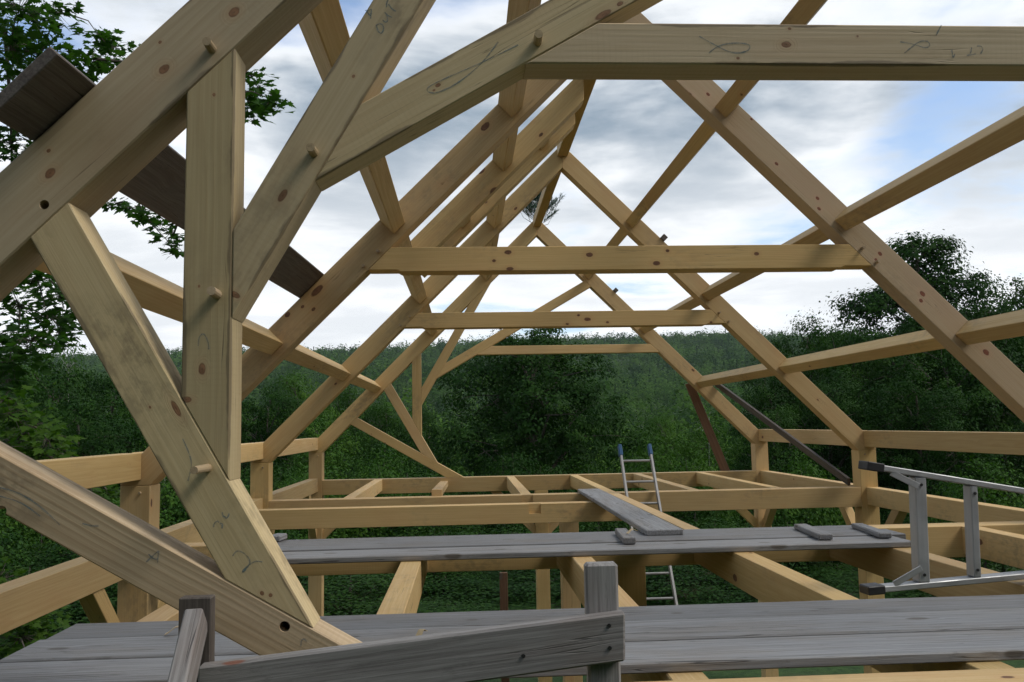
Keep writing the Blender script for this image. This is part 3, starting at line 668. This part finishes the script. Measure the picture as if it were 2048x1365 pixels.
for z, L, n in ((.06, .34, 5), (.17, .30, 5), (.28, .22, 5), (.38, .15, 4), (.46, .09, 4)):
    for k in range(n):
        a = 2*math.pi*k/n+rnd.uniform(-.3, .3)+z*9; ll = L*rnd.uniform(.8, 1.15)
        d1 = Vector((math.cos(a), math.sin(a), rnd.uniform(.2, .6)))*ll*.9; P = B0+Vector((.004+.03*z, 0, z))
        end = P+d1+Vector((0, 0, ll*.45)); tube(wv, wf, [P, P+d1*.6, end], [.005, .004, .002], 4)
        for t in (.35, .55, .75, .95):
            q = P.lerp(end, t)
            for s_ in (-1, 1):
                d2 = (d1.normalized()+Vector((-d1.y, d1.x, 0)).normalized()*s_*.8+Vector((0, 0, .75))).normalized()*ll*.36*(1.2-t*.5)
                tube(wv, wf, [q, q+d2], [.003, .0015], 3); needles(q, d2, 34, .055)
        needles(P.lerp(end, .5), (end-P)*.5, 26, .055)
needles(B0+Vector((.01, 0, .35)), Vector((.01, 0, .2)), 50, .05)
mesh_obj('stem', wv, wf, BARK, Matrix(), bush); mesh_obj('foliage', nv, nf, NEEDLE, Matrix(), bush)

# ================================================================== vegetation
rng = np.random.default_rng(11)
def unit(a): return a/np.maximum(np.linalg.norm(a, axis=-1, keepdims=True), 1e-9)
def leaf_mesh(name, P, Nn, size, mat, aspect=.62, tint=None):
    """diamond-shaped leaves, slightly folded, one quad each"""
    n = len(P); Nn = unit(Nn); r = rng.normal(size=(n, 3)); u = unit(np.cross(Nn, r)); v = np.cross(Nn, u)
    s = (np.asarray(size)*rng.uniform(.6, 1.25, n))[:, None]
    V = np.empty((n, 4, 3)); V[:, 0] = P-u*s*.5; V[:, 1] = P+v*s*.5*aspect+Nn*s*.09; V[:, 2] = P+u*s*.5; V[:, 3] = P-v*s*.5*aspect+Nn*s*.09
    me = bpy.data.meshes.new(name); me.vertices.add(4*n); me.vertices.foreach_set('co', V.reshape(-1))
    me.loops.add(4*n); me.loops.foreach_set('vertex_index', np.arange(4*n, dtype=np.int32))
    me.polygons.add(n); me.polygons.foreach_set('loop_start', np.arange(0, 4*n, 4, dtype=np.int32)); me.polygons.foreach_set('loop_total', np.full(n, 4, dtype=np.int32))
    if tint is not None:
        at_ = me.attributes.new('tint', 'FLOAT', 'POINT'); at_.data.foreach_set('value', np.repeat(tint, 4).astype(np.float32))
    me.update(calc_edges=True); me.materials.append(mat); return me

def crown(blobs, ncl, nlf, rcl, lsz, flat=.55):
    """leaf clusters hung through the shell of several lobes -> positions, normals, cluster centres"""
    Ps, Ns, Cs, Ts = [], [], [], []
    wts = np.array([b[3]*b[4]+b[4]*b[5] for b in blobs]); wts = wts/wts.sum()
    for b, w in zip(blobs, wts):
        k = max(6, int(ncl*w)); dv = unit(rng.normal(size=(k, 3))); dv[:, 2] = np.where(dv[:, 2] < -.5, -dv[:, 2]*.6, dv[:, 2]); dv = unit(dv)
        rad = rng.uniform(.3, 1., k)**.45*rng.uniform(.80, 1.16, k)
        c = np.array(b[:3])+dv*np.array(b[3:])*rad[:, None]
        Cs.append(c)
        m_ = rng.integers(int(nlf*.6), int(nlf*1.4)+1, k); idx = np.repeat(np.arange(k), m_); t = len(idx)
        rc = rcl*rng.uniform(.6, 1.35, k)
        o = rng.normal(size=(t, 3))*.5; o[:, 2] *= flat
        p = c[idx]+o*rc[idx][:, None]; p[:, 2] -= .25*(o[:, 0]**2+o[:, 1]**2)*rc[idx]
        nn = np.array([0, 0, 1.])*.5+dv[idx]*.5+unit(o)*.75+rng.normal(size=(t, 3))*.25
        Ps.append(p); Ns.append(nn); Ts.append((rng.random(k)**2.2)[idx])
    return np.concatenate(Ps), np.concatenate(Ns), np.concatenate(Cs), np.concatenate(Ts)
def wood_skeleton(H, blobs, Cs, r0, lean=0., limbs=1, nb=50, zsplit=.25):
    vs_, fs = [], []
    top = Vector((lean*H, 0, H*.86)); base = Vector((0, 0, -.4))
    tr = [base, Vector((0, 0, 0.)), Vector((lean*H*.25+.06, .03, H*.25)), Vector((lean*H*.55-.05, -.04, H*.55)), top]
    tube(vs_, fs, tr, [r0*1.35, r0*1.1, r0*.85, r0*.5, r0*.12], 8)
    trunk_at = lambda z: tr[1].lerp(top, max(0, min(1, z/(H*.86))))
    for b in blobs:
        c = Vector(b[:3]); P = trunk_at(max(H*zsplit*.7, c.z-(c-trunk_at(c.z)).length*.8-.4))
        tube(vs_, fs, [P, P.lerp(c, .5)+Vector((0, 0, .15)), c], [r0*.4, r0*.26, r0*.1], 6)
    if len(Cs):
        for i in rng.choice(len(Cs), min(nb, len(Cs)), replace=False):
            c = Vector(Cs[i]); b = min(blobs, key=lambda q: (Vector(q[:3])-c).length)
            P = Vector(b[:3]).lerp(trunk_at(c.z), .3)
            tube(vs_, fs, [P, P.lerp(c, .55)+Vector((0, 0, .1)), c], [r0*.16, r0*.09, r0*.03], 4)
    return vs_, fs
PROTO = {}
def proto(key, H, blobs, ncl, nlf, rcl, lsz, mat, r0, bark=BARK, flat=.55, nb=50, lean=0.):
    P, Nn, Cs, Tn = crown(blobs, ncl, nlf, rcl, lsz, flat)
    cm_ = leaf_mesh('crown', P, Nn, np.full(len(P), lsz), mat, tint=Tn)
    vs_, fs = wood_skeleton(H, blobs, Cs, r0, lean, nb=nb)
    me = bpy.data.meshes.new('trunk'); me.from_pydata([tuple(v) for v in vs_], [], fs); me.materials.append(bark); me.polygons.foreach_set('use_smooth', [True]*len(me.polygons))
    PROTO[key] = (H, max(max(abs(b[0])+b[3], abs(b[1])+b[4]) for b in blobs), me, cm_)
def lobes(n, H, zlo, zhi, rad, rb, seed):
    q = np.random.default_rng(seed); L = []
    for i in range(n):
        z = zlo+(zhi-zlo)*i/max(1, n-1); env = math.sin(math.pi*min(.98, max(.14, (z-zlo*.55)/(H*1.02-zlo*.55))))**.7
        a = i*2.4+q.uniform(-.5, .5); r = rad*env*q.uniform(.45, .75)
        L.append((math.cos(a)*r, math.sin(a)*r, z, rb*env*q.uniform(.8, 1.2)+.35, rb*env*q.uniform(.8, 1.2)+.35, rb*.75*env+.3))
    return L
proto('round', 8.4, lobes(17, 8.4, 1.2, 7.5, 2.9, 1.75, 1), 560, 105, .56, .125, LEAF_DARK, .22, nb=60)
proto('tall', 11., [(0, 0, 10., 1.2, 1.2, .9), (.8, .3, 8.9, 1.6, 1.4, .8), (-1.2, -.2, 8.3, 1.5, 1.3, .7), (1.9, .1, 7.4, 1.5, 1.3, .6), (-2.3, .2, 6.7, 1.5, 1.3, .6), (.3, .5, 7.2, 1.5, 1.4, .7), (2.3, -.4, 5.8, 1.6, 1.4, .6), (-2.0, .3, 5.2, 1.7, 1.4, .7), (.2, -.3, 5.4, 1.8, 1.6, .8), (-.9, .4, 3.8, 1.9, 1.6, .8), (1.5, -.2, 3.9, 1.9, 1.6, .8)], 900, 66, .52, .13, LEAF_DARK, .2, flat=.42, nb=160)
proto('oval_a', 7.6, lobes(12, 7.6, 1.3, 6.9, 2.2, 1.5, 4), 260, 105, .56, .125, LEAF_MID, .16)
proto('oval_b', 8.2, lobes(13, 8.2, 1.5, 7.4, 2.4, 1.45, 9), 260, 105, .58, .125, LEAF_DARK, .17)
proto('oval_c', 7.0, lobes(10, 7.0, 1.0, 6.3, 1.9, 1.4, 21), 220, 96, .52, .12, LEAF_LIGHT, .13)
proto('shrub_a', 2.6, [(0, 0, 1.5, 1.1, 1.0, .9), (.9, .3, 1.0, .9, .9, .8), (-.9, -.1, 1.1, .9, .9, .8), (.2, -.7, .8, .9, .8, .7)], 150, 44, .45, .085, LEAF_MID, .05, nb=30)
proto('shrub_b', 2.4, [(0, 0, 1.4, 1.0, 1.0, .9), (.8, -.3, .9, .9, .8, .7), (-.8, .2, .9, 1., .9, .7)], 150, 44, .42, .09, LEAF_LIGHT, .045, nb=30)
proto('shrub_c', 2.7, [(.1, 0, 1.6, 1.1, 1.0, .9), (-.9, -.3, 1.0, .9, .8, .8), (.9, .2, 1.0, 1., .9, .8)], 150, 44, .45, .09, LEAF_DARK, .05, nb=30)
proto('sapling', 5.6, [(0, 0, 4.6, .8, .8, .9), (.5, .1, 3.4, .9, .8, .7), (-.6, 0, 2.9, .9, .8, .7), (.1, .3, 2.0, .9, .9, .6)], 150, 16, .5, .11, LEAF_LIGHT, .06, bark=BIRCH, nb=70)

def tree(key, px, ptop, Y, wpx, label, group=None, name='tree', cat='tree', zbase=None):
    """stand a tree on the ground so that it is as tall and wide as it looks"""
    p = at(px, ptop, Y); H, rad, tme, cme = PROTO[key]
    zb_ = float(terr(p.x, Y)) if zbase is None else zbase
    sz = (p.z-zb_)/H; sx = (wpx/FPX*(Y-CAM.y))/(2*rad)
    e = bpy.data.objects.new(name, None)
    place(e, Matrix.Translation((p.x, Y, zb_))); tag(e, label, cat, group)
    rz = rnd.uniform(0, 6.28) if key not in ('tall',) else rnd.uniform(-.25, .25)
    M = WM[e.name] @ Matrix.Rotation(rz, 4, 'Z') @ Matrix.Diagonal((sx, sx, sz, 1))
    place(bpy.data.objects.new('trunk', tme), M, e); place(bpy.data.objects.new('crown', cme), M, e)
    return e
tree('round', 1062, 652, 28, 415, 'big rounded dark maple filling the far gable opening')
tree('tall', 1830, 462, 32, 480, 'tall dark tree with layered boughs rising above the other trees, beside the pinkish rafter')
# trees right of the frame
RTL = [('oval_b', 1545, 715, 27, 220), ('oval_b', 1610, 628, 30, 260), ('oval_a', 1700, 655, 26, 280), ('oval_b', 1800, 630, 24, 330), ('oval_b', 1930, 575, 31, 330),
       ('oval_a', 2040, 550, 34, 330), ('oval_b', 1985, 620, 23, 330), ('oval_a', 1890, 680, 22, 300), ('oval_b', 1650, 740, 22, 260), ('oval_a', 1545, 810, 21, 230), ('oval_b', 1745, 615, 33, 300), ('oval_b', 1880, 590, 35, 330), ('oval_b', 1830, 740, 20, 260)]
rlab = ['dark tree just right of the far gable rafter', 'bushy tree with feathery top showing above the side purlin', 'mid green tree behind the second right rafter', 'dense dark tree below the tall layered tree', 'dark tree right of the tall layered tree', 'green tree at the right edge reaching above the others', 'near dark tree at the right edge above the wall plate', 'mid green tree behind the lower pinkish rafter', 'shaded tree above the far right wall plate', 'low tree behind the grey brace stick', 'dark tree directly left of the tall layered tree', 'dark tree standing close behind the tall layered tree', 'shaded tree above the right wall plate and the stepladder']
for (k, px, pt, Y, w), l in zip(RTL, rlab): tree(k, px, pt, Y, w, l, 'trees right of the frame')
LTL = [('oval_c', 600, 745, 40, 230), ('oval_a', 700, 772, 44, 210), ('oval_b', 535, 765, 33, 220), ('oval_a', 775, 805, 36, 190), ('oval_c', 650, 840, 28, 210), ('oval_b', 830, 800, 42, 150),
       ('oval_b', 110, 700, 30, 330), ('oval_b', 225, 722, 34, 260), ('oval_a', 20, 705, 26, 320), ('oval_b', 335, 765, 40, 240), ('oval_a', 300, 800, 28, 250), ('oval_b', 160, 800, 24, 280), ('oval_a', 425, 770, 36, 230), ('oval_b', 60, 830, 21, 260)]
llab = ['light green tree seen below the long left purlin', 'mid green tree between the second and third left rafters', 'dark tree behind the upright strut', 'green tree behind the far gable struts', 'light green tree under the left rafters', 'dark tree beside the big rounded maple', 'broad dark tree at the left under the maple leaves', 'dark tree left of the blue marked strut', 'tree at the left edge below the maple leaves', 'distant dark tree between the two crossing struts', 'mid green tree left of the strut with the long peg', 'shaded tree above the left wall plate', 'tree half hidden behind the upright strut', 'low dark tree at the left edge']
for (k, px, pt, Y, w), l in zip(LTL, llab): tree(k, px, pt, Y, w, l, 'trees left of the frame')
tree('sapling', 1415, 800, 24, 130, 'thin pale stemmed sapling right of the ladder with blue tips')
tree('oval_c', 1410, 850, 30, 200, 'light green young tree right of the ladder with blue tips')
tree('oval_c', 1330, 830, 48, 170, 'pale green tree on the slope behind the ladder with blue tips')
tree('sapling', 330, 850, 20, 150, 'thin birch with white stem behind the left wall post')
tree('sapling', 140, 655, 30, 110, 'spindly sapling poking above the left treeline')
# thicket of shrubs all round the clearing
gs = 'shrubs in the thicket round the clearing'
shr = random.Random(5)
def shrub(key, px, ptop, Y, wpx, label): return tree(key, px, ptop, Y, wpx, label, gs, 'shrub', 'shrub')
for row, (Y, ptop, step, wp) in enumerate(((24, 880, 150, 260), (21, 930, 150, 270), (18.5, 985, 160, 290), (16.2, 1050, 180, 330), (14.4, 1130, 210, 380), (12.7, 1200, 230, 420))):
    px = -160+row*50
    while px < 2250:
        key = shr.choice(['shrub_a', 'shrub_a', 'shrub_b', 'shrub_c', 'shrub_c'] if row < 3 else ['shrub_a', 'shrub_c', 'shrub_c'])
        shrub(key, px+shr.uniform(-40, 40), ptop+shr.uniform(-35, 35), Y+shr.uniform(-1., 1.), wp*shr.uniform(.8, 1.2), 'leafy shrub in the dark thicket behind the frame')
        px += step
for k, px, pt, Y, w, l in (('shrub_b', 760, 900, 19, 220, 'light green shrub under the lowest far strut'), ('shrub_b', 1370, 880, 20, 240, 'bright shrub right of the ladder with blue tips'), ('shrub_b', 1600, 900, 17, 240, 'bright leafy shrub behind the grey brace stick'), ('shrub_b', 1960, 920, 15, 300, 'bright leafy shrub above the stepladder'), ('shrub_b', 600, 930, 18, 180, 'small bright shrub between the two left wall posts')):
    shrub(k, px, pt, Y, w, l)
# two side belts near the frame keep the view closed at its edges
for k, (x, y, hh) in enumerate(((-10.5, 12, 3.2), (9.5, 8, 2.7), (10.5, 12, 3.1), (12, 5, 2.9))):
    H, rad, tme, cme = PROTO['shrub_c' if k % 2 else 'shrub_a']; zb_ = float(terr(x, y))
    e = bpy.data.objects.new('shrub', None); place(e, Matrix.Translation((x, y, zb_))); tag(e, 'leafy shrub growing close beside the frame', 'shrub', 'shrubs beside the frame')
    M = WM[e.name] @ Matrix.Rotation(k*1.3, 4, 'Z') @ Matrix.Diagonal((1.2, 1.2, hh/H, 1))
    place(bpy.data.objects.new('trunk', tme), M, e); place(bpy.data.objects.new('crown', cme), M, e)

# far wood on the hills
PP, NN, SS, TI = [], [], [], []
gy = 62.
while gy < 985:
    half = (gy+6)*.70; sp_ = 4.8+gy*.0042
    for gx in np.arange(-half, half, sp_):
        x, y = gx+rng.uniform(-.45, .45)*sp_, gy+rng.uniform(-.45, .45)*sp_; H = rng.uniform(5., 10.5)*(1+min(y, 700)*.0007); r = sp_*rng.uniform(.45, .66)
        con = rng.random() < (.08 + .10*(y > 850)); n = int(430 if y < 120 else (210 if y < 230 else (100 if y < 480 else 52)))
        zb_ = float(terr(x, y)); dv = unit(rng.normal(size=(n, 3))); dv[:, 2] = np.abs(dv[:, 2])*np.where(rng.random(n) < .2, -.6, 1)
        dv[:, 1] = np.where(rng.random(n) < .7, -np.abs(dv[:, 1]), dv[:, 1])
        lump = 1+.22*np.sin(dv[:, 0]*5+gx)+.2*np.sin(dv[:, 2]*6+gy)
        if con:
            h_ = rng.random(n)**.8; an = rng.uniform(0, 6.28, n); rr_ = (1-h_)*r*.6*rng.uniform(.7, 1.1, n)
            p = np.stack([x+np.cos(an)*rr_, y+np.sin(an)*rr_, zb_+1.+h_*H], 1); dn = np.stack([np.cos(an), np.sin(an), np.full(n, .6)], 1)
        else:
            p = np.array([x, y, zb_+H*.52])+dv*np.array([r, r, H*.48])*(lump*rng.uniform(.75, 1.05, n))[:, None]; dn = dv+np.array([0, 0, .45])
        PP.append(p); NN.append(dn+rng.normal(size=(n, 3))*.25); SS.append(np.full(n, .26+y*.0021)*(.7 if con else 1)); TI.append(np.full(n, rng.random()*(.12 if con else 1)))
    gy += sp_
for k in range(64):                                             # unseen tree belt added behind the camera to block low sky light
    x, y = -32+k, -rng.uniform(10, 17); H = rng.uniform(8.5, 11.5); r = rng.uniform(2.4, 3.4); n = 700
    dv = unit(rng.normal(size=(n, 3))); p = np.array([x, y, float(terr(x, y))+H*.52])+dv*np.array([r, r, H*.5])*rng.uniform(.6, 1.05, n)[:, None]
    PP.append(p); NN.append(dv+rng.normal(size=(n, 3))*.4); SS.append(np.full(n, .55)); TI.append(np.full(n, rng.random()*.4))
fm = leaf_mesh('forest', np.concatenate(PP), np.concatenate(NN), np.concatenate(SS), FAR_LEAF, .8, np.concatenate(TI))
tag(place(bpy.data.objects.new('forest', fm), Matrix()), 'mixed wood covering the hills, with an added unseen tree belt behind the camera', 'forest', kind='stuff')

# close maple whose leafy boughs hang into the view at the left
ML = [(0, -.5), (.08, -.22), (.30, -.34), (.27, -.16), (.52, -.06), (.36, .04), (.40, .24), (.20, .16), (.16, .30), (0, .58), (-.16, .30), (-.20, .16), (-.40, .24), (-.36, .04), (-.52, -.06), (-.27, -.16), (-.30, -.34), (-.08, -.22)]
def maple(name, label, trunk_base, trunk_top, r0, sprays, leaf, size, per, seed):
    q = random.Random(seed); e = empty(name, trunk_base, label, 'tree')
    vs_, fs, lv, lf = [], [], [], []
    tb, tt = Vector(trunk_base), Vector(trunk_top)
    tube(vs_, fs, [tb-Vector((0, 0, .4)), tb, tb.lerp(tt, .5)+Vector((.1, .05, 0)), tt], [r0*1.3, r0, r0*.7, r0*.2], 9)
    nodes = [tb.lerp(tt, f) for f in (.35, .5, .65, .8, .95)]; todo = [(at(px, py, Y), rad/FPX*(Y-CAM.y), rad) for px, py, rad, Y in sprays]
    todo.sort(key=lambda t_: min((t_[0]-n_).length for n_ in nodes)); ntr = len(nodes)
    for c, rw, rad in todo:
        cand = [n_ for n_ in nodes]; P = min(cand, key=lambda n_: (n_-c).length+(.0 if n_.x < c.x else 2.)); far_ = (P-c).length
        nodes.append(c); mid = P.lerp(c, .55)+Vector((q.uniform(-.1, .1), q.uniform(-.1, .1), .12*far_)); rb_ = .006+.004*far_
        tube(vs_, fs, [P, P.lerp(mid, .5)+Vector((0, 0, .03*far_)), mid, c], [rb_*1.5, rb_*1.2, rb_*.8, .004], 5)
        nl = int(per*(rad/45.)**1.6)+4
        for _ in range(nl):
            o = Vector((q.gauss(0, .5), q.gauss(0, .5), q.gauss(0, .36)))*rw*1.15; p = c+o; p.z -= .15*o.length
            if q.random() < .3: tube(vs_, fs, [c.lerp(mid, q.uniform(0, .25)), c.lerp(p, .5)+Vector((0, 0, .03)), p], [.004, .003, .0012], 3)
            n_ = Vector((q.gauss(0, .45), q.gauss(0, .45)-.15, 1)).normalized(); a = Vector((o.x+q.gauss(0, .1), o.y+q.gauss(0, .1), -.12)); a = (a-n_*a.dot(n_)).normalized(); b = n_.cross(a); s_ = size*q.uniform(.65, 1.2); i0 = len(lv)
            for (u_, v_) in ML: lv.append(p+b*(u_*s_)+a*((v_+.5)*s_)+n_*(s_*(.10*abs(u_)-.18*v_*v_)))
            lf.append(tuple(range(i0, i0+len(ML))))
    mesh_obj('trunk', vs_, fs, BARK, Matrix(), e, True); mesh_obj('crown', lv, lf, leaf, Matrix(), e)
SPR = [(40, 15, 55), (105, 25, 42), (10, 60, 50), (20, 100, 55), (80, 110, 55), (60, 160, 55), (128, 140, 38), (200, 75, 30), (228, 95, 36), (190, 118, 34), (235, 128, 26), (30, 210, 55), (110, 190, 45), (160, 170, 34), (20, 290, 50), (70, 250, 50), (140, 230, 40),
       (500, 150, 26), (520, 180, 28), (545, 200, 20), (505, 220, 26), (535, 215, 16), (480, 190, 26), (440, 220, 30), (232, 408, 17), (262, 418, 18), (285, 432, 16), (318, 452, 22), (345, 475, 24), (352, 500, 14), (355, 440, 18), (310, 425, 14),
       (25, 555, 48), (75, 560, 44), (120, 590, 40), (40, 615, 55), (95, 635, 48), (145, 630, 32), (60, 680, 45), (10, 680, 45), (120, 670, 30), (20, 725, 36), (15, 765, 30), (160, 600, 30)]
maple('maple_tree', 'close maple with hanging leafy boughs at the upper left', (-9.6, 7.2, float(terr(-9.6, 7.2))), (-9.2, 7.0, 7.5), .26, [(a, b, r, 6.4+((i*37) % 100)/100*2.2) for i, (a, b, r) in enumerate(SPR)], LEAF_MAPLE, .135, 85, 3)
SP2 = [(20, 830, 45), (60, 850, 45), (95, 880, 36), (30, 885, 50), (75, 905, 40), (110, 905, 24), (10, 800, 34), (205, 975, 22), (185, 985, 20), (215, 990, 16), (10, 1160, 45), (50, 1190, 40), (20, 1230, 50), (70, 1240, 36), (40, 1280, 50), (90, 1290, 28), (10, 1320, 50), (60, 1325, 36), (85, 1210, 30)]
maple('young_maple', 'bright green young maple growing past the left girt', (-5.9, 5.6, float(terr(-5.9, 5.6))), (-5.7, 5.5, 1.2), .06, [(a, b, r, 5.2+((i*53) % 100)/100*1.2) for i, (a, b, r) in enumerate(SP2)], LEAF_YOUNG, .10, 80, 8)

# ------------------------------------------------------------------ the air between here and the hills
hm, g = new_mat('pale_air')
vol = g.n('ShaderNodeVolumePrincipled', {'Color': (.82, .90, 1., 1), 'Density': .00011, 'Anisotropy': .2})
g.n('ShaderNodeOutputMaterial', {1: vol.outputs[0]})
hz = box('haze', -830, 830, -110, 1080, -40, 130, hm, None, 0.); tag(hz, 'thin pale haze lying over the wooded hills', kind='stuff')
SC.cycles.volume_bounces = 0
